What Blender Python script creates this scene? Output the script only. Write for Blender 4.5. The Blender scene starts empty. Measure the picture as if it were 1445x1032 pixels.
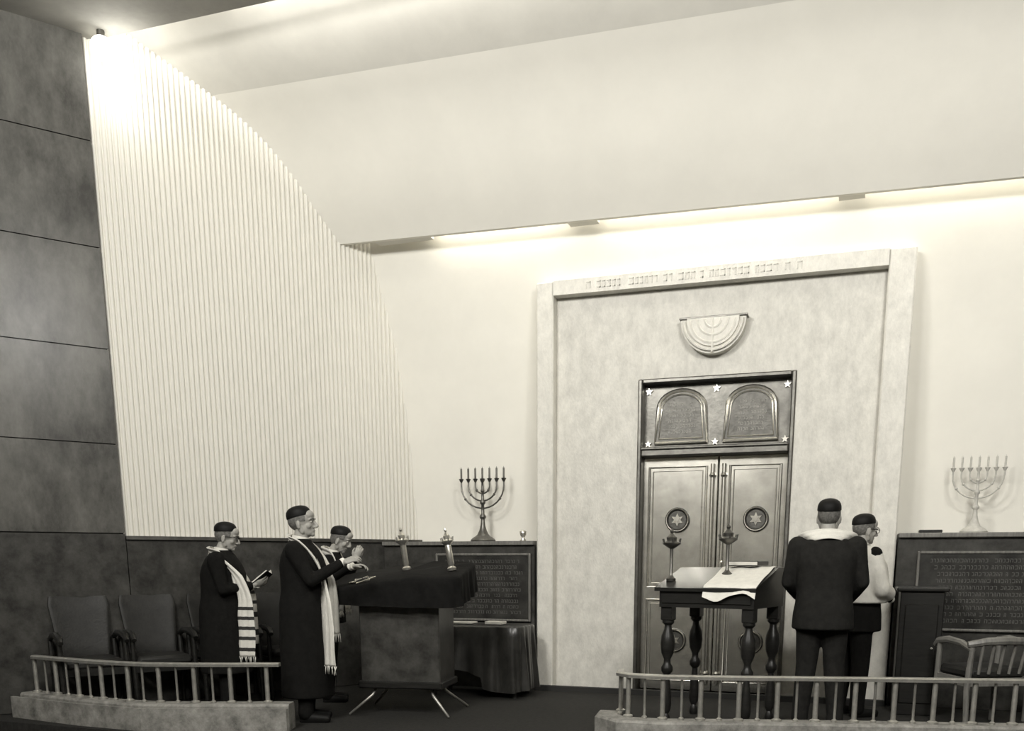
import bpy, bmesh, math, random
from mathutils import Vector, Matrix, Euler
random.seed(7)
S=bpy.context.scene
COL=S.collection
V=Vector
S.view_settings.view_transform='Standard'
# ---------------------------------------------------------------- materials
TINT=(1.0,.972,.885)
def g3(v): return (v*TINT[0],v*TINT[1],v*TINT[2],1)
def mat(name,v,rough=.6,metal=0,amp=0,scale=4,bump=0,bscale=40,detail=6,stretch=(1,1,1),spec=.5,r0=.3,r1=.7,dist=0,nr=.65):
    m=bpy.data.materials.new(name);m.use_nodes=True
    nt=m.node_tree;b=nt.nodes["Principled BSDF"]
    b.inputs["Base Color"].default_value=g3(v);b.inputs["Roughness"].default_value=rough;b.inputs["Metallic"].default_value=metal
    b.inputs["Specular IOR Level"].default_value=spec
    tc=nt.nodes.new("ShaderNodeTexCoord");mp=nt.nodes.new("ShaderNodeMapping");mp.inputs["Scale"].default_value=stretch
    nt.links.new(tc.outputs["Object"],mp.inputs[0])
    if amp:
        n=nt.nodes.new("ShaderNodeTexNoise");n.inputs["Scale"].default_value=scale;n.inputs["Detail"].default_value=detail;n.inputs["Roughness"].default_value=nr
        n.inputs["Distortion"].default_value=dist
        nt.links.new(mp.outputs[0],n.inputs["Vector"])
        r=nt.nodes.new("ShaderNodeValToRGB")
        r.color_ramp.elements[0].position=r0;r.color_ramp.elements[0].color=g3(v*(1-amp))
        r.color_ramp.elements[1].position=r1;r.color_ramp.elements[1].color=g3(min(.95,v*(1+amp)))
        nt.links.new(n.outputs["Fac"],r.inputs[0]);nt.links.new(r.outputs[0],b.inputs["Base Color"])
    if bump:
        n2=nt.nodes.new("ShaderNodeTexNoise");n2.inputs["Scale"].default_value=bscale;n2.inputs["Detail"].default_value=4
        nt.links.new(mp.outputs[0],n2.inputs["Vector"])
        bp=nt.nodes.new("ShaderNodeBump");bp.inputs["Strength"].default_value=bump;bp.inputs["Distance"].default_value=.01
        nt.links.new(n2.outputs["Fac"],bp.inputs["Height"]);nt.links.new(bp.outputs[0],b.inputs["Normal"])
    return m
M_plaster=mat("plaster_white",.80,.8,0,.03,2)
M_plasterShade=mat("plaster_shaded",.68,.8,0,.05,3)  # plaster toned down: shade of the ceiling bay put into the colour
M_flute=mat("fluted_panel",.72,.6)
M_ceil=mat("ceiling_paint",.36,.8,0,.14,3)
M_marble=mat("dark_marble",.105,.26,0,.48,3.0,.03,8,14,(1,1,.55),.4,.34,.66,0,.72)
M_marbleL=mat("light_travertine",.63,.5,0,.20,8,.2,60,14,(1,1,.6),.4,.32,.68,0,.8)
M_marbleF=mat("travertine_frame",.68,.5,0,.18,10,.2,60,14,(1,1,.6),.4,.32,.68,0,.8)
M_joint=mat("joint_dark",.02,.8)
M_wains=mat("wainscot_marble",.046,.3,0,.6,5,.05,20,12,(1,1,1),.35,.34,.66,0,.72)
M_floor=mat("dark_carpet",.026,.9,0,.3,30,.3,200,6,(1,1,1),.2)
M_curb=mat("curb_stone",.22,.6,0,.55,8,.2,60,12,(1,1,1),.4,.34,.66,0,.75)
M_bronze=mat("bronze_dark",.15,.38,.85,.3,9,.1,40)
M_brass=mat("door_metal",.60,.25,.9,.2,5,.12,6)
M_brass2=mat("brass_bright",.74,.25,.95,.1,20)
M_wood=mat("dark_wood",.015,.35,0,.4,6,0,0,6,(1,1,8),.35)
M_woodL=mat("worn_wood",.16,.4,0,.35,8,0,0,6,(6,1,1))
M_uph=mat("chair_leather",.020,.5,0,.3,10,.2,60,6,(1,1,1),.3)
M_cloth=mat("black_suit",.008,.9,0,.3,20,.3,120,6,(1,1,1),.12)
M_suit=mat("charcoal_suit",.015,.9,0,.3,20,.3,120,6,(1,1,1),.15)
M_velvet=mat("velvet_cover",.006,.85,0,.4,20,.2,80,6,(1,1,1),.15)
M_satin=mat("satin_cloth",.030,.30,0,.6,5,.5,12,8,(1,1,.6),.5)
M_white=mat("white_wool",.70,.8,0,.08,20,.3,90)
M_whiteD=mat("shawl_stripe",.03,.8)
M_skin=mat("skin",.33,.5,0,.12,14,.1,120,6,(1,1,1),.3)
M_eye=mat("eye_white",.5,.3)
M_dark=mat("near_black",.006,.6,0,0,0,0,0,0,(1,1,1),.2)
M_hair=mat("grey_hair",.12,.7,0,.5,60,.5,150)
M_silver=mat("silver_ornament",.65,.28,.9,.2,30)
M_pale=mat("pale_silver",.50,.65,.0,.15,30)
M_rail=mat("rail_metal",.42,.38,.65,.2,20)
M_paper=mat("paper",.6,.8)
M_plaq=mat("plaque_stone",.03,.35,0,.6,6,.1,30,6,(1,1,1),.3)
M_engr=mat("engraved_text",.10,.6)
M_tab=mat("tablet_bronze",.10,.42,.8,.3,14,.2,40)
M_engrT=mat("tablet_text",.30,.5,.5)
M_engrL=mat("engraved_text_light",.58,.6)
M_lampglow=bpy.data.materials.new("lamp_glass");M_lampglow.use_nodes=True
_b=M_lampglow.node_tree.nodes["Principled BSDF"];_b.inputs["Emission Color"].default_value=(1,.97,.88,1);_b.inputs["Emission Strength"].default_value=3
# ---------------------------------------------------------------- mesh builder
class MB:
    def __init__(s): s.bm=bmesh.new();s.mats=[];s.cur=0;s.X=Matrix.Identity(4)
    def m(s,mat):
        if mat not in s.mats: s.mats.append(mat)
        s.cur=s.mats.index(mat);return s
    def v(s,p): return s.bm.verts.new(s.X@V(p))
    def f(s,vs):
        try:
            fa=s.bm.faces.new(vs);fa.material_index=s.cur;return fa
        except ValueError: return None
    def box(s,a,b,rot=None,bev=0):
        c=V([(a[i]+b[i])/2 for i in range(3)]);h=[abs(b[i]-a[i])/2 for i in range(3)]
        b_=min(bev,min(h)*.9)
        if b_>0:
            vs={}
            for sx in(-1,1):
                for sy in(-1,1):
                    for sz in(-1,1):
                        for ax in range(3):
                            q=[sx*h[0],sy*h[1],sz*h[2]]
                            for k in range(3):
                                if k!=ax: q[k]-= (sx,sy,sz)[k]*b_
                            p=V(q)
                            if rot: p=rot@p
                            vs[(sx,sy,sz,ax)]=s.v(c+p)
            for ax in range(3):
                o=[k for k in range(3) if k!=ax]
                for sg in(-1,1):
                    r=[]
                    for (u,w) in((-1,-1),(1,-1),(1,1),(-1,1)):
                        k=[0,0,0];k[ax]=sg;k[o[0]]=u;k[o[1]]=w;r.append(vs[(k[0],k[1],k[2],ax)])
                    s.f(r)
            for ax in range(3):
                o=[k for k in range(3) if k!=ax]
                for u in(-1,1):
                    for w in(-1,1):
                        k1=[0,0,0];k1[ax]=-1;k1[o[0]]=u;k1[o[1]]=w;k2=list(k1);k2[ax]=1
                        s.f([vs[(*k1,o[0])],vs[(*k2,o[0])],vs[(*k2,o[1])],vs[(*k1,o[1])]])
            for sx in(-1,1):
                for sy in(-1,1):
                    for sz in(-1,1): s.f([vs[(sx,sy,sz,k)] for k in range(3)])
            return
        vv=[]
        for dz in(-1,1):
            for dx,dy in((-1,-1),(1,-1),(1,1),(-1,1)):
                p=V((dx*h[0],dy*h[1],dz*h[2]))
                if rot: p=rot@p
                vv.append(s.v(c+p))
        for q in((3,2,1,0),(4,5,6,7),(0,1,5,4),(1,2,6,5),(2,3,7,6),(3,0,4,7)): s.f([vv[i] for i in q])
    def prism(s,pts,axis,lo,hi):
        def mk(p,w):
            if axis==0:return (w,p[0],p[1])
            if axis==1:return (p[0],w,p[1])
            return (p[0],p[1],w)
        A=[s.v(mk(p,lo)) for p in pts];B=[s.v(mk(p,hi)) for p in pts];n=len(pts)
        s.f(A[::-1]);s.f(B)
        for i in range(n): s.f([A[i],A[(i+1)%n],B[(i+1)%n],B[i]])
    def rings(s,R,cap=True,closed=False):
        n=len(R[0])
        allr=[[s.v(p) for p in r] for r in R]
        rng=len(allr)-(0 if closed else 1)
        for k in range(rng):
            a=allr[k];b=allr[(k+1)%len(allr)]
            for i in range(n): s.f([a[i],a[(i+1)%n],b[(i+1)%n],b[i]])
        if cap and not closed: s.f(allr[0][::-1]);s.f(allr[-1])
    def lathe(s,prof,c=(0,0,0),n=20,axis=None):
        c=V(c);R=[]
        q=Matrix.Identity(3)
        if axis: q=V((0,0,1)).rotation_difference(V(axis)).to_matrix()
        for r,z in prof: R.append([c+q@V((max(r,.0004)*math.cos(2*math.pi*i/n),max(r,.0004)*math.sin(2*math.pi*i/n),z)) for i in range(n)])
        s.rings(R)
    def tube(s,pts,rad,n=10,closed=False):
        pts=[V(p) for p in pts]
        if not isinstance(rad,(list,tuple)): rad=[rad]*len(pts)
        R=[];N=len(pts);up=None
        for i,p in enumerate(pts):
            if closed: t=(pts[(i+1)%N]-pts[i-1])
            else: t=(pts[min(i+1,N-1)]-pts[max(i-1,0)])
            t.normalize()
            if up is None: up=t.orthogonal().normalized()
            else: up=(up-t*up.dot(t)).normalized()
            w=t.cross(up)
            R.append([p+(up*math.cos(2*math.pi*k/n)+w*math.sin(2*math.pi*k/n))*rad[i] for k in range(n)])
        s.rings(R,True,closed)
    def ell(s,c,r,nu=16,nv=10,rot=None):
        c=V(c);R=[]
        for j in range(nv+1):
            ph=-math.pi/2+math.pi*j/nv
            ring=[]
            for i in range(nu):
                p=V((r[0]*max(math.cos(ph),.002)*math.cos(2*math.pi*i/nu),r[1]*max(math.cos(ph),.002)*math.sin(2*math.pi*i/nu),r[2]*math.sin(ph)))
                if rot: p=rot@p
                ring.append(c+p)
            R.append(ring)
        s.rings(R)
    def caps(s,pts,rad,n=14):
        pts=[V(p) for p in pts]
        for p,r in zip(pts,rad): s.ell(p,(r,r,r),n,8)
        for i in range(len(pts)-1): s.tube([pts[i],pts[i+1]],[rad[i],rad[i+1]],n)
    def star(s,c,R,y,th,pts=6,ax=1,inner=.577):
        P=[]
        for i in range(pts*2):
            a=math.pi/2+math.pi*i/pts;r=R if i%2==0 else R*inner
            P.append((c[0]+r*math.cos(a),c[1]+r*math.sin(a)))
        s.prism(P,ax,y-th,y)
    def glyphs(s,x0,x1,z0,z1,rows,yf,th=.004,seed=1):
        rr=random.Random(seed);hz=(z1-z0)/rows
        for k in range(rows):
            z=z1-(k+.5)*hz;gh=hz*.28;x=x0+rr.random()*.1*(x1-x0);xe=x1-rr.random()*.12*(x1-x0)
            while x<xe:
                w=gh*rr.choice((1.0,1.3,1.5));t=gh*.30
                if rr.random()<.16: x+=w;continue
                s.box((x,yf-th,z+gh-t),(x+w,yf,z+gh))
                s.box((x+w-t,yf-th,z-gh),(x+w,yf,z+gh))
                q=rr.random()
                if q<.4: s.box((x,yf-th,z-gh),(x+w,yf,z-gh+t))
                elif q<.75: s.box((x,yf-th,z-gh),(x+t,yf,z+gh*.3))
                x+=w+gh*.5
    def obj(s,name,parent=None,smooth=False,remesh=0,sm=0,angle=None,warp=None):
        if warp:
            for v in s.bm.verts: v.co=warp(v.co)
        bmesh.ops.recalc_face_normals(s.bm,faces=s.bm.faces)
        me=bpy.data.meshes.new(name);s.bm.to_mesh(me);s.bm.free()
        for m in s.mats: me.materials.append(m)
        o=bpy.data.objects.new(name,me);COL.objects.link(o)
        if remesh:
            r=o.modifiers.new("r",'REMESH');r.mode='VOXEL';r.voxel_size=remesh
            if sm:
                q=o.modifiers.new("s",'SMOOTH');q.iterations=sm;q.factor=.5
            dg=bpy.context.evaluated_depsgraph_get();dg.update()
            nm=bpy.data.meshes.new_from_object(o.evaluated_get(dg));o.modifiers.clear();o.data=nm
            if not nm.materials: nm.materials.append(s.mats[0])
            smooth=True
        if smooth:
            for p in o.data.polygons: p.use_smooth=True
            if angle is not None:
                try: o.data.set_sharp_from_angle(angle=math.radians(angle))
                except Exception: pass
        if parent: o.parent=parent
        return o
def empty(name,loc=(0,0,0),rz=0,sc=1):
    e=bpy.data.objects.new(name,None);COL.objects.link(e);e.location=loc;e.rotation_euler=(0,0,rz);e.scale=(sc,sc,sc);e.empty_display_size=.1;return e
# ---------------------------------------------------------------- camera
f=1300.;pp=(762.,1052.);pit=math.radians(11.39);yaw=math.radians(18.5)
cam=bpy.data.cameras.new("camera");co=bpy.data.objects.new("camera",cam);COL.objects.link(co)
co.location=(0,0,1.25);co.rotation_euler=(math.pi/2-pit,0,yaw)
cam.sensor_fit='HORIZONTAL';cam.sensor_width=36;cam.lens=f*36/1445
cam.shift_x=(722.5-pp[0])/1445;cam.shift_y=(pp[1]-516)/1445
S.camera=co
# ---------------------------------------------------------------- room
K=V((-4.31,8.9,0));D=V((.5835,.8121,0));N=V((.8121,-.5835,0))
E=K-D*2.86
XR=4.6
def drop(x): return -.0175*(x+4.75)
def clipleft(b,off=-.03):
    bmesh.ops.bisect_plane(b.bm,geom=list(b.bm.verts)+list(b.bm.edges)+list(b.bm.faces),plane_co=K+N*off,plane_no=N,clear_inner=True)
def extr(b,prof,x0,x1,tilt=True,n=1):
    xs=[x0+(x1-x0)*i/n for i in range(n+1)]
    cols=[[b.v((x,y,z+(drop(x) if tilt else 0))) for y,z in prof] for x in xs]
    for i in range(n):
        for j in range(len(prof)-1): b.f([cols[i][j],cols[i+1][j],cols[i+1][j+1],cols[i][j+1]])
b=MB().m(M_plasterShade)
extr(b,[(6.22,5.35),(6.22,5.66),(6.5,5.55),(6.82,5.375),(7.1,5.235),(7.39,5.087)],-7.5,XR)
b.m(M_plaster)
extr(b,[(7.39,5.087),(7.51,5.02),(7.63,4.938),(7.76,4.83),(7.875,4.704),(7.985,4.57),(8.08,4.422),(8.19,4.28),(8.29,4.141),(8.33,4.141),(8.33,4.62),(8.62,4.68)],-7.5,XR)
clipleft(b);b.obj("ceiling_cove",smooth=True,angle=28)
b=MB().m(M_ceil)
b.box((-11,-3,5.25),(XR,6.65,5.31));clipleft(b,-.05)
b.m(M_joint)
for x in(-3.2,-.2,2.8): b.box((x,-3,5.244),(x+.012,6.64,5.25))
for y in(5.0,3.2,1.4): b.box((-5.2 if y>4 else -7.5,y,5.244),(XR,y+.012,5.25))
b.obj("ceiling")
b=MB().m(M_plaster)
extr(b,[(8.54,4.70),(8.53,4.35),(8.545,4.187),(8.585,3.97),(8.637,3.744),(8.695,3.50),(8.747,3.243),(8.79,2.92),(8.826,2.583),(8.852,2.24),(8.873,1.894),(8.89,1.6),(8.9,1.3),(8.9,-.02)],-7.5,XR,False);clipleft(b)
b.obj("wall_back",smooth=True,angle=30)
b=MB().m(M_plasterShade)
for x,w in((-4.15,.28),(-2.42,.13),(-.2,.10),(1.9,.12)):
    z=4.141+drop(x);b.prism([(8.33,z+.25),(8.33,z+.02),(8.48,z+.02),(8.48,z+.25)],0,x-w,x+w)
b.obj("trim_1")
b=MB().m(M_flute)
L=(K-E).length;n=66;prof=[]
for i in range(n):
    s0=i*L/n;w=L/n
    for t,dp in((0,-.011),(.14,-.011),(.26,.0),(.4,.006),(.57,.008),(.74,.006),(.88,0)): prof.append(E+D*(s0+w*t)+N*dp)
prof.append(K+N*0)
for i in range(len(prof)-1):
    a,c=prof[i],prof[i+1]
    b.f([b.v((a.x,a.y,1.40)),b.v((c.x,c.y,1.40)),b.v((c.x,c.y,5.6)),b.v((a.x,a.y,5.6))])
bmesh.ops.remove_doubles(b.bm,verts=b.bm.verts,dist=.0005)
b.obj("wall_left_fluted")
def slab(b,s0,s1,z0,z1,p0,p1,gap=.006):
    a0=K-D*s0+N*p0;a1=K-D*s1+N*p0;c0=K-D*s0+N*p1;c1=K-D*s1+N*p1
    vs=[b.v((q.x,q.y,z)) for z in(z0+gap,z1-gap) for q in(a0,a1,c1,c0)]
    for q in((3,2,1,0),(4,5,6,7),(0,1,5,4),(1,2,6,5),(2,3,7,6),(3,0,4,7)): b.f([vs[i] for i in q])
b=MB().m(M_joint);slab(b,2.87,12.5,-.6,5.4,-.1,.03,0)
slab(b,-.1,12.5,-.6,1.43,-.1,.03,0)
b.m(M_marble)
zs=[1.47,2.2,2.95,3.72,4.5,5.30]
for i in range(5):
    s0=2.86
    for s1 in(4.9,6.9,8.9,10.9,12.5):
        slab(b,s0+.004,s1-.004,zs[i],zs[i+1],.03,.05,.004);s0=s1
s0=-.1
for s1 in(1.0,2.0,2.86,4.9,6.9,8.9,10.9,12.5):
    b.m(M_wains)
    slab(b,s0+.004,s1-.004,0 if s0<4 else -.55,1.47 if s1>2.9 else 1.42,.03,.06);s0=s1
b.obj("wall_left")
b=MB().m(M_bronze)
slab(b,0,2.86,1.42,1.45,-.02,.085,0);b.obj("trim_2")
b=MB().m(M_marble);b.box((XR,-3,-.6),(XR+.1,9.2,5.6));b.obj("wall_right")
b=MB().m(M_plaster);b.box((-12,-3.1,-.6),(XR,-3,5.4));b.obj("wall_front")
b=MB().m(M_floor)
b.prism([(-6.4,5.45),(-4.0,5.35),(-1.6,5.35),(1.1,5.9),(XR,6.4),(XR,9.1),(-4.9,9.1),(-8,5.0)],2,-.5,0)
b.m(M_curb)
b.prism([(-6.38,5.62),(-5.57,5.48),(-4.94,5.44),(-4.3,5.63),(-3.9,5.76),(-3.9,5.79),(-4.3,5.655),(-4.94,5.467),(-5.57,5.505),(-6.38,5.645)],2,-.5,.17)
b.obj("floor")
b=MB().m(M_floor);b.box((-12,-3,-.6),(XR,9.1,-.5));b.obj("floor_hall")
b=MB().m(M_wains)
b.prism([(-4.50,8.5),(-2.9,8.5),(-2.9,8.88),(-4.24,8.88)],2,0,1.39)
b.m(M_woodL);b.prism([(-4.50,8.46),(-2.9,8.46),(-2.9,8.87),(-4.23,8.87)],2,1.39,1.425)
b.m(M_wains);b.box((.34,8.5,0),(XR-.01,8.88,1.43),bev=.005);b.m(M_woodL);b.box((.34,8.46,1.43),(XR-.01,8.86,1.47),bev=.006)
b.obj("wall_back_wainscot")
def plaque(name,x0,x1,z0,z1,seed):
    b=MB().m(M_plaq);b.box((x0,8.475,z0),(x1,8.499,z1),bev=.004)
    b.m(M_woodL)
    for q in(((x0,8.462,z0),(x0+.022,8.499,z1)),((x1-.022,8.462,z0),(x1,8.499,z1)),((x0+.022,8.462,z0),(x1-.022,8.499,z0+.022)),((x0+.022,8.462,z1-.022),(x1-.022,8.499,z1))): b.box(*q,bev=.006)
    b.m(M_engr);b.glyphs(x0+.08,x1-.08,z0+.06,z1-.05,10,8.475,.003,seed);b.obj(name)
plaque("inscription_plaque",-3.92,-2.93,.66,1.31,3);plaque("inscription_plaque",.50,1.75,.66,1.32,8)
# ---------------------------------------------------------------- torah ark
ark=empty("torah_ark")
b=MB().m(M_marbleF)
x0,x1,xi0,xi1=-2.88,.325,-2.72,.115
b.box((x0,8.50,0),(xi0,8.88,3.70),bev=.012);b.box((xi1,8.50,0),(x1,8.88,3.70),bev=.012)
vs=[b.v(p) for p in((xi0,8.50,3.58),(xi1,8.50,3.575),(xi1,8.50,3.70),(xi0,8.50,3.70),(xi0,8.8,3.58),(xi1,8.8,3.575),(xi1,8.8,3.70),(xi0,8.8,3.70))]
for q in((0,1,2,3),(7,6,5,4),(0,4,5,1),(3,2,6,7)): b.f([vs[i] for i in q])
b.m(M_engrL);b.glyphs(-2.55,-.35,3.59,3.69,1,8.50,.004,5)
b.obj("surround",ark)
b=MB().m(M_marbleL)
d0,d1,dz=-1.945,-.565,2.84
b.box((xi0,8.62,0),(d0,8.86,3.6));b.box((d1,8.62,0),(xi1,8.86,3.6));b.box((d0,8.62,dz),(d1,8.86,3.6))
b.m(M_joint);b.box((x0-.0,8.44,0),(x1,8.5,.05));b.obj("stone_panel",ark)
b=MB().m(M_bronze)
for q in(((d0,8.60,0),(d0+.04,8.80,dz)),((d1-.04,8.60,0),(d1,8.80,dz)),((d0+.04,8.60,dz-.04),(d1-.04,8.80,dz)),((d0+.04,8.59,2.17),(d1-.04,8.80,2.24))): b.box(*q,bev=.01)
b.box((d0+.04,8.72,2.24),(d1-.04,8.80,dz-.04))
b.box((d0+.04,8.57,2.225),(d1-.04,8.63,2.25),bev=.008)
b.obj("door_frame",ark,True,angle=30)
b=MB()
def tablet(cx):
    w,h=.235,.30;zb=2.295
    outer=[(-w,0),(w,0),(w*.9,h)]+[(w*.9*math.cos(math.radians(a)),h+.15*math.sin(math.radians(a))) for a in range(15,180,15)]+[(-w*.9,h)]
    O=[(cx+p[0],zb+p[1]) for p in outer]
    b.m(M_tab);b.prism(O,1,8.70,8.73)
    b.m(M_brass2);b.tube([(p[0],8.70,p[1]) for p in O],.018,8,True)
    I=[(cx+(p[0]-cx)*.85,zb+.035+(p[1]-zb)*.84) for p in O]
    b.tube([(p[0],8.70,p[1]) for p in I],.009,8,True)
    b.m(M_engrT);b.glyphs(cx-.12,cx+.12,zb+.07,zb+.35,6,8.70,.004,int(cx*-100))
cx=(d0+d1)/2
tablet(cx-.31);tablet(cx+.31)
b.m(M_brass2)
for sx in(-.61,0,.61):
    for z in(2.29,2.745): b.star((cx+sx,z),.035,8.72,.02,5,1,.42)
b.obj("tablets",ark,True,angle=30)
cl=-1.215
for k,(a,c) in enumerate(((d0+.04,cl-.006),(cl+.006,d1-.04))):
    b=MB().m(M_brass);b.box((a,8.72,.03),(c,8.77,2.17),bev=.004)
    def mold(x0,x1,z0,z1,y=8.72,r=.014):
        b.tube([(x0,y,z0),(x1,y,z0),(x1,y,z1),(x0,y,z1)],r,8,True)
    b.m(M_brass2)
    xa,xb=(a+.06,c-.10) if k==0 else (a+.10,c-.06)
    for z0_,z1_ in((1.0,2.08),(.12,.88)):
        mold(xa,xb,z0_,z1_);mold(xa+.035,xb-.035,z0_+.035,z1_-.035,8.72,.006)
    mx=-1.575 if k==0 else -.865
    for zc in(1.61,.50):
        b.m(M_tab);b.lathe([(.115,0),(.112,.02),(.095,.03),(.085,.022),(.082,.012),(0,.012)],(mx,8.72,zc),36,(0,-1,0))
        b.m(M_brass2);b.tube([(mx+.10*math.cos(t*math.pi/16),8.692,zc+.10*math.sin(t*math.pi/16)) for t in range(32)],.006,6,True)
        b.star((mx,zc),.06,8.71,.012,6,1,.5);b.star((mx,zc),.03,8.70,.012,6,1,.5)
    b.m(M_brass2);hx=c-.045 if k==0 else a+.045
    b.tube([(hx,8.70,.1),(hx,8.70,2.1)],.018,10)
    for z in(.2,1.1,2.0): b.lathe([(.02,-.02),(.03,0),(.02,.02)],(hx,8.70,z),12)
    if k: b.tube([(a+.05,8.70,.98),(a+.05,8.64,1.0),(a+.05,8.64,1.22),(a+.05,8.70,1.24)],.012,8)
    b.obj("door_leaf_%d"%(k+1),ark,True,angle=30)
b=MB().m(M_marbleF)
rc=(-1.28,3.29);rr=.28
def half(r,y0,y1):
    P=[(rc[0]+r*math.cos(math.radians(a)),rc[1]+r*1.03*math.sin(math.radians(a))) for a in range(180,361,10)]
    b.prism(P,1,y0,y1)
half(rr,8.52,8.62);half(rr*.8,8.50,8.53)
for r in(.25,.19,.13,.07):
    b.tube([(rc[0]+r*math.cos(math.radians(a)),8.505,rc[1]-.01+r*math.sin(math.radians(a))) for a in range(182,359,8)],.013,6)
b.tube([(rc[0],8.505,rc[1]-.28),(rc[0],8.505,rc[1]-.01)],.013,6)
b.m(M_bronze);b.box((rc[0]-rr-.012,8.50,rc[1]-.002),(rc[0]+rr+.012,8.62,rc[1]+.014),bev=.004)
b.obj("menorah_relief",ark,True,angle=35)
# ---------------------------------------------------------------- menorahs
def menorah(loc,sc,mt):
    e=empty("menorah",loc,0,sc)
    b=MB().m(mt)
    b.lathe([(0,0),(.115,0),(.118,.012),(.10,.03),(.075,.045),(.055,.06),(.035,.10),(.022,.15),(.018,.20),(.03,.215),(.03,.23),(.016,.25),(.014,.33),(.026,.345),(.026,.36),(.013,.38),(.012,.44),(.02,.455),(.012,.47),(.010,.53),(.02,.545),(.024,.56),(.0,.56)],(0,0,0),24)
    for r in(.07,.14,.21):
        zc=.50
        pts=[(-r,0,.545),(-r,0,zc)]+[(-r*math.cos(math.radians(a)),0,zc-r*math.sin(math.radians(a))*.95) for a in range(12,180,12)]+[(r,0,zc),(r,0,.545)]
        b.tube(pts,.0075,8)
        for a in(35,145): b.ell((-r*math.cos(math.radians(a)),0,zc-r*math.sin(math.radians(a))*.95),(.013,.013,.013),8,6)
    for i in range(-3,4):
        x=i*.07
        b.lathe([(.006,.53),(.012,.54),(.022,.56),(.024,.565),(.012,.567),(.009,.57),(.009,.655),(.003,.66),(.001,.672)],(x,0,0),10)
    b.obj("candelabrum",e,True,angle=40);return e
menorah((-3.49,8.66,1.426),1.06,M_bronze);menorah((.93,8.66,1.471),.93,M_pale)
b=MB().m(M_silver);b.lathe([(0,0),(.03,0),(.03,.01),(.012,.03),(.03,.06),(.034,.09),(.02,.10),(0,.10)],(-3.05,8.6,1.426),14);b.obj("kiddush_cup",None,True)
b=MB().m(M_wood);b.box((.50,8.52,1.471),(.68,8.68,1.495),bev=.004);b.obj("closed_book")
# ---------------------------------------------------------------- railings
def railing(pts,z0,z1,sp):
    e=empty("railing");pts=[V((p[0],p[1],0)) for p in pts]
    b=MB().m(M_rail)
    R=[]
    for i,p in enumerate(pts):
        t=(pts[min(i+1,len(pts)-1)]-pts[max(i-1,0)]).normalized();nn=V((-t.y,t.x,0))
        R.append([p+nn*u+V((0,0,w)) for u,w in((-.03,z1-.028),(.03,z1-.028),(.032,z1-.008),(.02,z1),(-.02,z1),(-.032,z1-.008))])
    b.rings(R);b.obj("top_rail",e,True,angle=30)
    b=MB().m(M_rail);tot=0;k=0
    for i in range(len(pts)-1):
        a,c=pts[i],pts[i+1];l=(c-a).length;s=(-tot)%sp
        while s<l:
            p=a+(c-a)*(s/l);r=.009 if k%2 else .017
            b.lathe([(r*2,z0),(r*2,z0+.012),(r,z0+.02),(r,z1-.03),(r*1.5,z1-.022)],(p.x,p.y,0),10);k+=1;s+=sp
        tot+=l
    b.obj("balusters",e,True,angle=40);return e
def curb(name,pts,w,z0,z1):
    b=MB().m(M_curb);R=[];pts=[V((p[0],p[1],0)) for p in pts]
    for i,p in enumerate(pts):
        t=(pts[min(i+1,len(pts)-1)]-pts[max(i-1,0)]).normalized();nn=V((-t.y,t.x,0))
        R.append([p+nn*u+V((0,0,q)) for u,q in((-w,z0),(w,z0),(w,z1-.015),(w-.015,z1),(-w+.015,z1),(-w,z1-.015))])
    b.rings(R);b.obj(name,None,True,angle=30)
lp=[(-6.2,5.72),(-5.9,5.66),(-5.57,5.60),(-5.25,5.56),(-4.94,5.56),(-4.6,5.65),(-4.3,5.75),(-4.0,5.86)]
curb("curb_stone",[(-6.30,5.74)]+lp[1:-1]+[(-3.93,5.88)],.085,0,.2);railing(lp,.2,.5,.135)
rp=[(-1.50,6.28),(-1.47,6.13),(-1.38,6.05),(-1.15,6.03),(-.7,6.13),(-.2,6.26),(.5,6.42),(1.1,6.56),(1.8,6.74),(2.6,6.95)]
curb("curb_stone",[(-1.58,6.3),(-1.56,6.12),(-1.42,5.99),(-1.15,6.0)]+rp[4:],.085,0,.2);railing(rp,.2,.5,.125)
# ---------------------------------------------------------------- chairs
def armchair(loc,rz,wood,uph,low=False):
    e=empty("armchair",loc,rz)
    b=MB().m(uph)
    if not low:
        R=[]
        for k in range(9):
            t=k/8;z=.42+.53*t;w=.19+.05*t;y=-.20-.10*t
            dd=.03 if 0<k<8 else .015
            if k==8: w-=.02
            R.append([(w*math.copysign(abs(math.cos(a))**.35,math.cos(a)),y+dd*math.copysign(abs(math.sin(a))**.6,math.sin(a))-.03*(1-(abs(math.cos(a)))) ,z) for a in [2*math.pi*i/24+.01 for i in range(24)]])
        b.rings(R)
    b.box((-.22,-.22,.38),(.22,.22,.46),bev=.025);b.obj("upholstery",e,True,angle=40)
    b=MB().m(wood)
    for sx in(-1,1):
        x=.245*sx
        b.tube([(x,-.26,0),(x,-.23,.30),(x,-.24,.45),(x,-.26,.62)],[.018,.022,.022,.018],8)
        b.tube([(x,.20,0),(x,.19,.3),(x,.18,.62)],[.016,.022,.020],8)
        b.tube([(x,-.27,.60),(x,-.12,.645),(x,.06,.655),(x,.20,.635),(x,.245,.60)],[.018,.024,.028,.028,.02],8)
        b.box((x-.012,-.22,.33),(x+.012,.20,.39))
    b.box((-.24,.185,.33),(.24,.21,.39));b.box((-.24,-.24,.33),(.24,-.215,.39))
    if low:
        b.tube([(-.27,-.24,.64),(-.14,-.28,.665),(0,-.29,.67),(.14,-.28,.665),(.27,-.24,.64)],[.024,.03,.032,.03,.024],8)
        for i in range(-2,3): b.tube([(i*.08,-.225,.42),(i*.085,-.275,.65)],.012,8)
    b.obj("wood_frame",e,True,angle=40);return e
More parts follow.
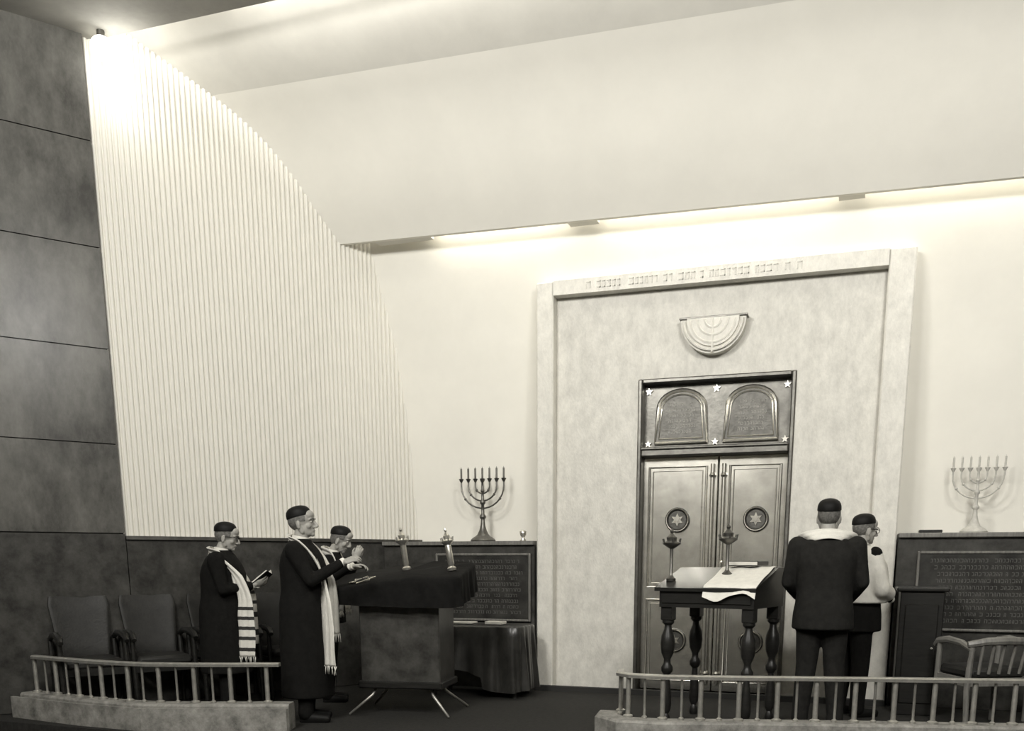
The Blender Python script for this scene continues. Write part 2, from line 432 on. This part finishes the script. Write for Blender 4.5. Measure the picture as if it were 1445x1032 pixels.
crz=math.atan2(-N.x,N.y)
for p in((-6.08,6.13),(-5.76,6.57),(-5.43,7.03),(-5.09,7.50)):
    q=V((p[0],p[1],0))+N*.19;armchair((q.x,q.y,0),crz,M_wood,M_uph)
armchair((.97,7.72,0),math.radians(25),M_woodL,M_uph,True)
armchair((1.62,7.85,0),math.radians(10),M_woodL,M_uph,True)
# ---------------------------------------------------------------- cabinet, draped table
b=MB().m(M_wood);b.box((.37,8.02,0),(.70,8.4,1.0),bev=.008);b.box((.34,7.99,1.0),(.73,8.42,1.035),bev=.01)
b.box((.41,8.005,.1),(.66,8.02,.9),bev=.008);b.m(M_brass);b.ell((.63,8.0,.55),(.012,.012,.012),8,6);b.obj("wooden_cabinet")
def drape(b,hx,hy,top,drop_,amp,nw,n=240):
    def per(i):
        t=(i/n)*4;k=int(t)%4;u=t-int(t);A=[(-1,-1),(1,-1),(1,1),(-1,1)]
        a=A[k];c=A[(k+1)%4];X=(a[0]+(c[0]-a[0])*u)*hx;Y=(a[1]+(c[1]-a[1])*u)*hy
        l=V((X/hx,Y/hy));m_=max(1,(abs(l.x)**8+abs(l.y)**8)**.125);X/=m_;Y/=m_
        return X,Y,V((X,Y,0)).normalized()
    R=[]
    for j in range(9):
        ring=[]
        for i in range(n):
            X,Y,nn=per(i);dz=0 if j==0 else .015+drop_(X,Y)*(j-1)/7
            w=amp*(j/8)*(math.sin(i*2*math.pi*nw/n)+.6*math.sin(i*2*math.pi*int(nw*1.7)/n+1))
            off=(0.012 if j else 0)+w+amp*(j/8)
            ring.append((X+nn.x*off,Y+nn.y*off,top(X,Y)-dz))
        R.append(ring)
    al=[[b.v(p) for p in r] for r in R]
    for k in range(8):
        for i in range(n): b.f([al[k][i],al[k][(i+1)%n],al[k+1][(i+1)%n],al[k+1][i]])
    c=b.v((0,0,top(0,0)))
    for i in range(n): b.f([c,al[0][i],al[0][(i+1)%n]])
e=empty("draped_side_table",(-3.28,8.05,0),0)
b=MB().m(M_satin);drape(b,.46,.24,lambda x,y:.66,lambda x,y:.42+.07*math.sin(5*x)+.10*(x>.1),.028,14);b.obj("cloth",e,True,angle=80)
b=MB().m(M_wood)
for sx in(-.40,.40):
    for sy in(-.18,.18): b.tube([(sx,sy,0),(sx,sy,.64)],.022,8)
b.box((-.43,-.22,.62),(.43,.22,.65));b.obj("frame",e)
b=MB().m(M_paper);b.box((-.30,-.12,.665),(-.05,.05,.68),bev=.003);b.box((.08,-.1,.665),(.25,.03,.69),bev=.003);b.obj("loose_papers",e)
# ---------------------------------------------------------------- ornaments
def finial(parent,loc,mt,stem,wide=.05,tilt=0,stemr=.015):
    b=MB().m(mt);b.X=Matrix.Translation(V(loc))@Matrix.Rotation(tilt,4,'Y')
    b.lathe([(.035,-.01),(.038,.01),(.02,.025),(stemr,.04),(stemr,stem),(wide*.5,stem+.012),(wide,stem+.035),(wide*1.05,stem+.045),(wide*.75,stem+.055),(wide*.55,stem+.06),(wide*.6,stem+.085),(wide*.35,stem+.10),(wide*.15,stem+.115),(wide*.25,stem+.13),(.004,stem+.15)],(0,0,0),18)
    for i in range(6):
        a=i*math.pi/3;b.tube([(wide*math.cos(a),wide*math.sin(a),stem+.045),(wide*1.1*math.cos(a),wide*1.1*math.sin(a),stem+.075)],.005,6)
    b.obj("candle_ornament",parent,True,angle=40)
lec=empty("prayer_lectern",(-3.53,6.90,0),math.radians(8))
b=MB().m(M_wains);b.box((-.27,-.22,.24),(.40,.22,.98),bev=.01)
b.m(M_wood);b.box((-.29,-.24,.96),(.42,.24,1.02),bev=.01);b.box((-.29,-.24,.22),(.42,.24,.28),bev=.01)
slope=lambda x,y:1.160+.07*min(x-.09,.12)/.5+.06*(y/.3)-.01*max(0,x-.21)
b.prism([(-.52,1.02),(.54,1.10),(.54,1.0),(-.52,.98)],1,-.24,.24)
b.obj("body",lec)
b=MB().m(M_rail)
for sx in(-1,1):
    for sy in(-1,1): b.tube([(.07+.22*sx,.14*sy,.24),(.07+.26*sx,.18*sy,.16),(.07+.42*sx,.30*sy,.012)],[.012,.012,.010],8)
b.obj("splayed_legs",lec,True)
b=MB().m(M_velvet);drape(b,.58,.31,slope,lambda x,y:.10+.12*max(0,min(1,(x+.5)/.7)),.012,15)
b.obj("velvet_cover",lec,True,angle=70)
b=MB().m(M_brass)
for k in(0,1):
    P=[]
    for i in range(3):
        a=math.pi/2+k*math.pi+i*2*math.pi/3;x_=-.26+.10*math.cos(a);y_=-.14+.13*math.sin(a);P.append((x_,y_,slope(x_,y_)+.006))
    b.tube(P,.006,6,True)
b.obj("star_emblem",lec)
finial(lec,(.04,.1,slope(.04,.1)),M_silver,.19,.052,-.14,.024);finial(lec,(.46,-.02,slope(.46,0)),M_silver,.18,.047,-.16,.026)
tb=empty("reading_table",(-.95,7.20,0),math.radians(-14))
b=MB().m(M_wood)
b.prism([(-.33,.90),(.33,.90),(.33,1.17),(.12,1.18),(-.33,1.05)],0,-.36,.38)
b.prism([(-.36,1.045),(-.36,1.02),(.14,1.165),(.36,1.165),(.36,1.19),(.12,1.19)],0,-.39,.40)
b.box((-.34,-.34,.93),(.36,-.325,1.0),bev=.004)
lp_=[(.028,0),(.034,.02),(.03,.06),(.022,.08),(.036,.11),(.040,.16),(.034,.26),(.026,.33),(.022,.38),(.044,.41),(.046,.44),(.028,.47),(.026,.50),(.048,.55),(.056,.62),(.05,.68),(.03,.73),(.026,.76),(.046,.78),(.046,.80)]
for sx in(-.31,.33):
    for sy in(-.27,.27):
        b.lathe(lp_,(sx,sy,0),18);b.box((sx-.045,sy-.045,.80),(sx+.045,sy+.045,.93),bev=.006)
b.obj("carved_table",tb,True,angle=35)
b=MB().m(M_white)
ts=lambda y:(1.045+(1.19-1.045)*(y+.36)/.48 if y<.12 else 1.19)+.008
rows=[]
for j in range(13):
    y=-.40+.75*j/12
    r=[]
    for i in range(14):
        x=.0+.40*i/13-.05*(j/12)
        z=ts(max(y,-.36))+.004*math.sin(i*1.3+j)+(-.07-.03*math.sin(i*.5) if j==0 else 0)
        r.append(b.v((x,max(y,-.375),z)))
    rows.append(r)
for j in range(12):
    for i in range(13): b.f([rows[j][i],rows[j][i+1],rows[j+1][i+1],rows[j+1][i]])
b.obj("white_cloth",tb,True)
b=MB().m(M_wood);b.box((.02,.06,1.205),(.26,.30,1.24),bev=.005);b.m(M_paper);b.box((.025,.055,1.21),(.255,.06,1.235));b.obj("closed_book",tb)
finial(tb,(-.33,-.20,1.10),M_bronze,.23,.068,0,.013);finial(tb,(.06,-.05,1.14),M_bronze,.22,.068,0,.013)
gl=empty("globe_lamp",(-5.77,6.56,5.13))
b=MB().m(M_lampglow);b.ell((0,0,0),(.085,.085,.085),20,14);b.obj("globe",gl,True)
b=MB().m(M_bronze);b.tube([(0,0,.07),(0,0,.12)],.03,12);b.obj("stem",gl)
# ---------------------------------------------------------------- people
def hand(b,M,curl=.5,side=1,spread=.05):
    old=b.X;b.X=old@M
    b.ell((0,.045,0),(.040,.052,.016),14,8);b.caps([(0,-.03,0),(0,.01,0)],[.025,.027],10)
    for i,(x,ln,r) in enumerate(((.030,.070,.0090),(.010,.078,.0094),(-.010,.072,.0090),(-.029,.056,.0080))):
        x*=side;p=V((x,.078-.004*abs(i-1),0));a=-curl*.55;pts=[V((x*.8,.045,0)),p.copy()];rad=[.011,r*1.05]
        for k,fr in enumerate((.45,.31,.24)):
            d=V((x*spread*30,math.cos(a),math.sin(a)));d.normalize();p=p+d*ln*fr;pts.append(p.copy());rad.append(r*(1-.10*(k+1)));a-=curl*.85
        b.caps(pts,rad,8)
    b.caps([(.018*side,.012,-.004),(.044*side,.038,-.014),(.052*side,.064,-.024),(.050*side,.086,-.032)],[.014,.012,.0105,.009],8)
    b.X=old
def frame(o,fwd,up):
    y=V(fwd).normalized();z=V(up);z=(z-y*z.dot(y)).normalized();x=y.cross(z)
    return Matrix.Translation(V(o))@Matrix((x,y,z)).transposed().to_4x4()
def ribbon(b,pts,wd,nseg=8,th=.004,wave=.008,stripe=None,mats=None,sub=6):
    P=[];W=[]
    for i in range(len(pts)-1):
        for k in range(sub):
            t=k/sub;p0=V(pts[max(i-1,0)]);p1=V(pts[i]);p2=V(pts[i+1]);p3=V(pts[min(i+2,len(pts)-1)])
            P.append(.5*((2*p1)+(p2-p0)*t+(2*p0-5*p1+4*p2-p3)*t*t+(3*p1-p0-3*p2+p3)*t**3));W.append(V(wd[i]).lerp(V(wd[i+1]),t))
    P.append(V(pts[-1]));W.append(V(wd[-1]))
    rows=[]
    for i,(p,w) in enumerate(zip(P,W)):
        t=(P[min(i+1,len(P)-1)]-P[max(i-1,0)]).normalized();nn=t.cross(w).normalized();r=[];r2=[]
        for k in range(nseg+1):
            u=k/nseg-.5;q=p+w*u*2+nn*wave*math.sin(u*16+i*.12)
            r.append(b.v(q+nn*th/2));r2.append(b.v(q-nn*th/2))
        rows.append((r,r2))
    for i in range(len(rows)-1):
        if stripe: b.m(mats[1] if stripe(i,len(rows)) else mats[0])
        for k in range(nseg):
            for s_ in(0,1): b.f([rows[i][s_][k],rows[i][s_][k+1],rows[i+1][s_][k+1],rows[i+1][s_][k]])
        for k in(0,nseg): b.f([rows[i][0][k],rows[i+1][0][k],rows[i+1][1][k],rows[i][1][k]])
    for i in(0,-1):
        for k in range(nseg): b.f([rows[i][0][k],rows[i][0][k+1],rows[i][1][k+1],rows[i][1][k]])
    return P,W
def person(name,loc,rz,H,lean=0,hem=.80,armR=None,armL=None,head_yaw=0,head_pitch=0,bulk=1,glasses=False,hair=M_hair,handR=None,handL=None,girth=1,curl=.6,feet=((.11,.02),(-.10,-.03)),suit=M_cloth):
    k=H/1.725
    e=empty(name,loc,rz,k)
    def warp(c):
        c=c.copy();t=max(0,min(1.4,(c.z-.85)/.55));c.y+=lean*t**1.5;return c
    b=MB().m(suit)
    tors=[(hem,.0,.20,.16),(max(hem+.08,.88) if hem>.7 else .70,.0,.195,.155),(.95,.0,.185,.148),(1.05,.005,.178,.138),(1.15,.005,.186,.138),(1.25,.0,.198,.138),(1.33,-.008,.20,.125),(1.39,-.015,.175,.10),(1.43,-.02,.115,.078),(1.465,-.02,.072,.065)]
    R=[]
    for z,cy,rx,ry in tors:
        rx*=bulk;ry*=girth*(1 if z>1.3 else 1.05)
        R.append([(rx*math.copysign(abs(math.cos(a))**.85,math.cos(a)),cy+ry*math.copysign(abs(math.sin(a))**.9,math.sin(a)),z) for a in [2*math.pi*i/36 for i in range(36)]])
    b.rings(R)
    for sx,(fx,fy) in zip((1,-1),feet):
        b.caps([(.09*sx,0,.90),(.10*sx,(fy)*.5+.012,.50),(fx,fy-.01,.10)],[.112,.08,.062],14)
        b.caps([(fx,fy-.012,.12),(fx,fy-.012,.075)],[.064,.066],14)
    for sx,arm in((1,armR),(-1,armL)):
        sh=V((.185*bulk*sx,-.01,1.375));el,wr=V(arm[0]),V(arm[1])
        b.caps([sh,sh.lerp(el,.5),el,el.lerp(wr,.5),wr],[.066*bulk,.060,.050,.046,.038],14)
    b.obj("clothed_body",e,remesh=.011,sm=3,warp=warp)
    b=MB().m(M_dark)
    for fx,fy in feet:
        b.ell((fx,fy-.02,.045),(.043,.055,.045),14,8);b.caps([(fx,fy,.04),(fx*1.1,fy+.16,.032)],[.044,.034],12);b.box((fx-.04,fy-.065,0),(fx+.04,fy+.18,.018),bev=.008)
    b.obj("shoes",e,remesh=.009,sm=2)
    b=MB().m(M_skin)
    for sx,arm,hd in((1,armR,handR),(-1,armL,handL)):
        wr=V(arm[1]);fw=(V(arm[1])-V(arm[0])).normalized();up=V((0,0,1)) if abs(fw.z)<.8 else V((sx,0,.0))
        if hd: fw=V(hd[0]);up=V(hd[1])
        fw=fw.normalized()
        hand(b,frame(wr+fw*.035,fw,up),curl,-sx)
    b.obj("hands",e,remesh=.0042,sm=1,warp=warp)
    b=MB().m(M_white)
    for arm in(armR,armL):
        a0,a1=V(arm[0]),V(arm[1]);fw=(a1-a0).normalized();b.tube([a1+fw*.015,a1+fw*.045],[.034,.032],14)
    b.obj("shirt_cuffs",e,True,angle=40,warp=warp)
    piv=V((0,-.02,1.47))
    HM=Matrix.Translation(piv)@Euler((head_pitch,0,head_yaw)).to_matrix().to_4x4()@Matrix.Translation(-piv)
    b=MB().m(M_skin);b.X=HM
    b.ell((0,-.012,1.615),(.078,.098,.088),24,14)
    b.ell((0,.028,1.56),(.060,.066,.088),20,12)
    b.ell((0,.05,1.515),(.045,.042,.035),16,8);b.ell((0,.078,1.498),(.024,.020,.019),12,8)
    b.ell((0,.052,1.645),(.060,.045,.045),16,8)
    for sx in(-1,1):
        b.ell((.040*sx,.060,1.562),(.024,.024,.024),12,8)
        b.caps([(.048*sx,.012,1.52),(.066*sx,-.012,1.565)],[.022,.018],8)
        b.ell((.080*sx,-.012,1.578),(.008,.020,.033),12,8,Euler((.2,0,-.35*sx)).to_matrix())
        b.ell((.082*sx,-.006,1.552),(.007,.011,.013),10,6)
        b.caps([(.012*sx,.090,1.612),(.048*sx,.074,1.612)],[.010,.008],8)
        b.ell((.012*sx,.106,1.553),(.010,.011,.008),8,6)
    b.caps([(0,.090,1.606),(0,.108,1.578),(0,.119,1.560)],[.009,.011,.013],10)
    b.caps([(-.020,.086,1.528),(0,.096,1.530),(.020,.086,1.528)],[.005,.008,.005],8)
    b.caps([(-.017,.084,1.519),(0,.092,1.517),(.017,.084,1.519)],[.006,.008,.006],8)
    b.X=Matrix.Identity(4)
    b.caps([(0,-.022,1.40),(0,-.014,1.47),HM@V((0,-.006,1.54))],[.062,.058,.054],16)
    b.obj("head",e,remesh=.0048,sm=2,warp=warp)
    b=MB();b.X=HM
    for sx in(-1,1):
        b.m(M_eye);b.ell((.031*sx,.080,1.594),(.0125,.0105,.008),12,8)
        b.m(M_dark);b.ell((.031*sx,.0895,1.594),(.0055,.003,.0055),10,6)
        b.m(hair);b.tube([(.014*sx,.100,1.614),(.034*sx,.094,1.620),(.052*sx,.080,1.613)],[.004,.005,.003],6)
    if glasses:
        b.m(M_dark)
        for sx in(-1,1):
            b.tube([(.033*sx+.023*math.cos(t*math.pi/10),.104,1.592+.019*math.sin(t*math.pi/10)) for t in range(20)],.0026,6,True)
            b.tube([(.056*sx,.103,1.597),(.078*sx,.06,1.598),(.086*sx,-.01,1.590)],.0026,6)
        b.tube([(-.010,.106,1.598),(.010,.106,1.598)],.0026,6)
    b.obj("eyes_and_brows",e,True,warp=warp)
    b=MB().m(hair);b.X=HM
    b.ell((0,-.014,1.612),(.0835,.102,.090),32,22)
    bm=b.bm;inv=HM.inverted();dl=[]
    for fc in bm.faces:
        c=inv@fc.calc_center_median()
        if (c.y>.035) or (c.z<1.545 and c.y>-.05) or c.z<1.53 or (c.y>-.03 and c.z<1.60 and c.y<.012 and abs(c.x)>.06 ) or (c.y>.012 and c.z<1.60): dl.append(fc)
    bmesh.ops.delete(bm,geom=dl,context='FACES')
    b.obj("hair",e,True,warp=warp)
    b=MB().m(M_dark)
    b.X=HM@Matrix.Translation(V((0,-.026,1.648)))@Euler((.20,0,0)).to_matrix().to_4x4()
    pr=[(.089,-.014),(.0905,-.008),(.0885,.018),(.083,.036),(.072,.052),(.056,.063),(.034,.071),(.016,.074),(.002,.075)]
    b.rings([[(r*.96*math.cos(2*math.pi*i/28),r*1.12*math.sin(2*math.pi*i/28),z) for i in range(28)] for r,z in pr]);b.obj("kippah",e,True,angle=50,warp=warp)
    b=MB().m(M_white)
    b.rings([[(r*math.cos(2*math.pi*i/24),-.018+r*.95*math.sin(2*math.pi*i/24)+dy,z+.012*-math.sin(2*math.pi*i/24)) for i in range(24)] for r,z,dy in((.074,1.44,0),(.070,1.485,0.002),(.064,1.487,.002),(.066,1.445,0))])
    b.obj("shirt_collar",e,True,angle=50,warp=warp)
    return e,warp
def fringe(b,P,W,ln=.06,n=11):
    p=P[-1];w=W[-1]
    for i in range(n):
        q=p+w*((i/(n-1)-.5)*2);j=V((random.uniform(-.012,.012),random.uniform(-.012,.012),0))
        b.tube([q,q+V((0,0,-ln*.5))+j,q+V((0,0,-ln))+j*1.5],[.0035,.003,.002],5)
eA,wA=person("man_in_long_coat",(-4.03,6.27,0),math.radians(-74),1.655,lean=.015,hem=.20,bulk=1.12,girth=1.22,
  armR=((.235,.13,1.14),(.13,.33,1.27)),armL=((-.24,.12,1.14),(-.12,.34,1.24)),head_yaw=0,head_pitch=.03,
  handR=((-.15,.9,.35),(.5,.1,.8)),handL=((.1,1,.1),(-.4,0,.9)))
b=MB().m(M_white)
P,W=ribbon(b,[(0,-.105,1.47),(.085,-.075,1.455),(.135,.02,1.42),(.125,.12,1.33),(.125,.185,1.18),(.15,.22,.98),(.165,.235,.78),(.165,.235,.60),(.165,.235,.47)],
  [(0,.01,.035),(.02,-.01,.035),(.035,.0,.03),(.05,-.01,.02),(.05,.02,.0),(.05,.045,0),(.05,.055,0),(.055,.06,0),(.06,.07,0)])
fringe(b,P,W,.07)
P,W=ribbon(b,[(0,-.105,1.47),(-.085,-.075,1.455),(-.135,.02,1.42),(-.125,.12,1.33),(-.125,.185,1.18),(-.12,.21,.98),(-.12,.21,.7)],
  [(0,.01,.035),(-.02,-.01,.035),(-.035,.0,.03),(-.05,-.01,.02),(-.05,.02,.0),(-.05,.03,0),(-.05,.03,0)])
fringe(b,P,W,.07)
b.obj("prayer_shawl",eA,True,warp=wA)
eB,wB=person("man_reading_prayer_book",(-4.95,6.50,0),math.radians(-66),1.56,lean=.03,hem=.36,bulk=1.25,girth=1.35,glasses=True,
  armR=((.27,.06,1.12),(.10,.26,1.15)),armL=((-.27,.06,1.12),(-.10,.26,1.15)),head_pitch=-.22,
  handR=((-.25,.8,.25),(.75,.1,-.6)),handL=((.25,.8,.25),(-.75,.1,-.6)),curl=.5)
b=MB().m(M_white)
st=lambda i,n:(i>n*.62 and (i%3<1))
P,W=ribbon(b,[(0,-.125,1.46),(.10,-.095,1.445),(.17,.01,1.41),(.215,.08,1.33),(.235,.18,1.20),(.235,.24,1.05),(.23,.245,.88),(.22,.245,.70),(.21,.225,.52)],
  [(0,.01,.04),(.03,-.02,.045),(.05,.0,.05),(.03,-.03,.055),(.03,.04,.04),(.03,.06,0),(.03,.075,0),(.03,.08,0),(.03,.085,0)],stripe=st,mats=(M_white,M_whiteD))
b.m(M_white);fringe(b,P,W,.06)
P,W=ribbon(b,[(0,-.125,1.46),(-.10,-.095,1.445),(-.17,.01,1.41),(-.18,.12,1.28),(-.17,.21,1.1),(-.17,.23,.9),(-.16,.23,.6)],
  [(0,.01,.04),(-.03,-.02,.045),(-.05,0,.045),(-.05,-.02,.04),(-.05,.03,0),(-.05,.03,0),(-.05,.03,0)],stripe=st,mats=(M_white,M_whiteD))
b.obj("prayer_shawl",eB,True,warp=wB)
def open_book(parent,M,warp=None):
    b=MB();b.X=M
    for sx in(-1,1):
        rot=Matrix.Rotation(-sx*.35,3,'Y')
        b.m(M_dark);b.box((sx*.062-.062,-.085,-.004),(sx*.062+.062,.085,0),rot)
        b.m(M_paper);b.box((sx*.06-.057,-.08,0.001),(sx*.06+.057,.08,.012),rot)
    b.obj("prayer_book",parent,warp=warp)
open_book(eB,Matrix.Translation(V((0,.36,1.215)))@Euler((.7,0,0)).to_matrix().to_4x4(),wB)
eC,wC=person("man_with_raised_hands",(-4.42,7.23,0),math.radians(-72),1.55,lean=.09,hem=.78,bulk=1.05,girth=1.1,
  armR=((.24,.12,1.17),(.07,.22,1.37)),armL=((-.24,.12,1.17),(-.05,.22,1.37)),head_pitch=-.30,
  handR=((-.15,.25,1),(.9,.3,0)),handL=((.15,.25,1),(-.9,.3,0)),curl=.7)
b=MB().m(M_white)
for sx in(1,-1):
    P,W=ribbon(b,[(0,-.115,1.475),(.09*sx,-.09,1.455),(.14*sx,.0,1.42),(.15*sx,.10,1.31),(.14*sx,.16,1.15),(.14*sx,.17,.9)],
      [(0,.01,.05),(.03*sx,-.02,.06),(.05*sx,.0,.06),(.06*sx,-.02,.05),(.05*sx,.03,0),(.05*sx,.03,0)]);fringe(b,P,W)
b.obj("prayer_shawl",eC,True,warp=wC)
eD,wD=person("man_in_dark_suit",(-.195,7.20,0),math.radians(4),1.69,lean=.02,hem=.76,bulk=1.14,girth=1.2,
  armR=((.27,.0,1.11),(.20,.19,.98)),armL=((-.27,.02,1.11),(-.19,.21,1.0)),head_yaw=-.1,head_pitch=-.08,curl=.7,feet=((.13,.0),(-.13,.0)),suit=M_suit)
b=MB().m(M_white)
ribbon(b,[(.17,.12,1.36),(.17,.0,1.425),(.12,-.075,1.45),(0,-.115,1.465),(-.12,-.075,1.45),(-.17,.0,1.425),(-.17,.12,1.36)],
  [(.05,0,.03),(.045,.0,.03),(.025,.03,.035),(0,.03,.035),(-.025,.03,.035),(-.045,.0,.03),(-.05,0,.03)],wave=.003)
b.obj("prayer_shawl",eD,True,warp=wD)
eE,wE=person("man_in_white_shawl",(.03,7.87,0),math.radians(-58),1.61,lean=.02,hem=.74,bulk=1.12,girth=1.25,glasses=True,
  armR=((.26,.05,1.08),(.16,.21,1.02)),armL=((-.26,.05,1.08),(-.12,.21,1.04)),head_pitch=-.12,
  handR=((-.7,.5,.3),(.75,.1,-.5)),handL=((.7,.5,.3),(-.75,.1,-.5)))
b=MB().m(M_white)
R=[]
for z,cy,rx,ry in[(.98,.01,.245,.22),(1.1,.01,.245,.215),(1.2,.005,.25,.205),(1.3,-.0,.25,.18),(1.38,-.015,.22,.14),(1.43,-.02,.15,.10),(1.46,-.02,.09,.08)]:
    R.append([(rx*1.08*math.cos(2*math.pi*i/40)*(1+.015*math.sin(i*2.2)),cy+ry*1.1*math.sin(2*math.pi*i/40)*(1+.015*math.sin(i*2.2)),z) for i in range(40)])
b.rings(R)
for sx in(1,-1): b.caps([(.20*sx,-.01,1.37),(.275*sx,.05,1.10),(.19*sx,.17,1.06)],[.080,.072,.066],14)
b.obj("prayer_shawl",eE,remesh=.011,sm=2,warp=wE)
# ---------------------------------------------------------------- lights
def area(name,loc,target,sx,sy,p,col=(1,.98,.93)):
    l=bpy.data.lights.new(name,'AREA');l.shape='RECTANGLE';l.size=sx;l.size_y=sy;l.energy=p;l.color=col
    o=bpy.data.objects.new(name,l);COL.objects.link(o);o.location=loc
    d=V(target)-V(loc);o.rotation_euler=d.to_track_quat('-Z','Y').to_euler();return o
area("cove_strip_light",(-.2,6.42,5.40),(-.2,7.8,4.7),9.0,.10,120)
area("cove_strip_light_left",(-5.4,6.45,5.42),(-5.1,7.2,4.7),.9,.10,4)
area("ledge_strip_light",(0,8.41,4.52),(0,8.50,3.9),8.8,.05,52)
for i,(x,y) in enumerate(((-3.5,2.0),(1.6,2.0),(-3.0,-.8),(1.6,-.8))):
    area("hall_fill_light_%d"%(i+1),(x,y,5.1),(x*.8,8.9,2.8),1.3,1.0,262)  # unseen fill lights, added to brighten the back wall and cove
l=bpy.data.lights.new("globe_bulb",'POINT');l.energy=6;l.shadow_soft_size=.09;l.color=(1,.98,.92);o=bpy.data.objects.new("globe_bulb",l);COL.objects.link(o);o.location=(-5.62,6.62,4.98)
w=bpy.data.worlds.new("w");S.world=w;w.use_nodes=True;w.node_tree.nodes["Background"].inputs[0].default_value=(1,.97,.9,1);w.node_tree.nodes["Background"].inputs[1].default_value=.2
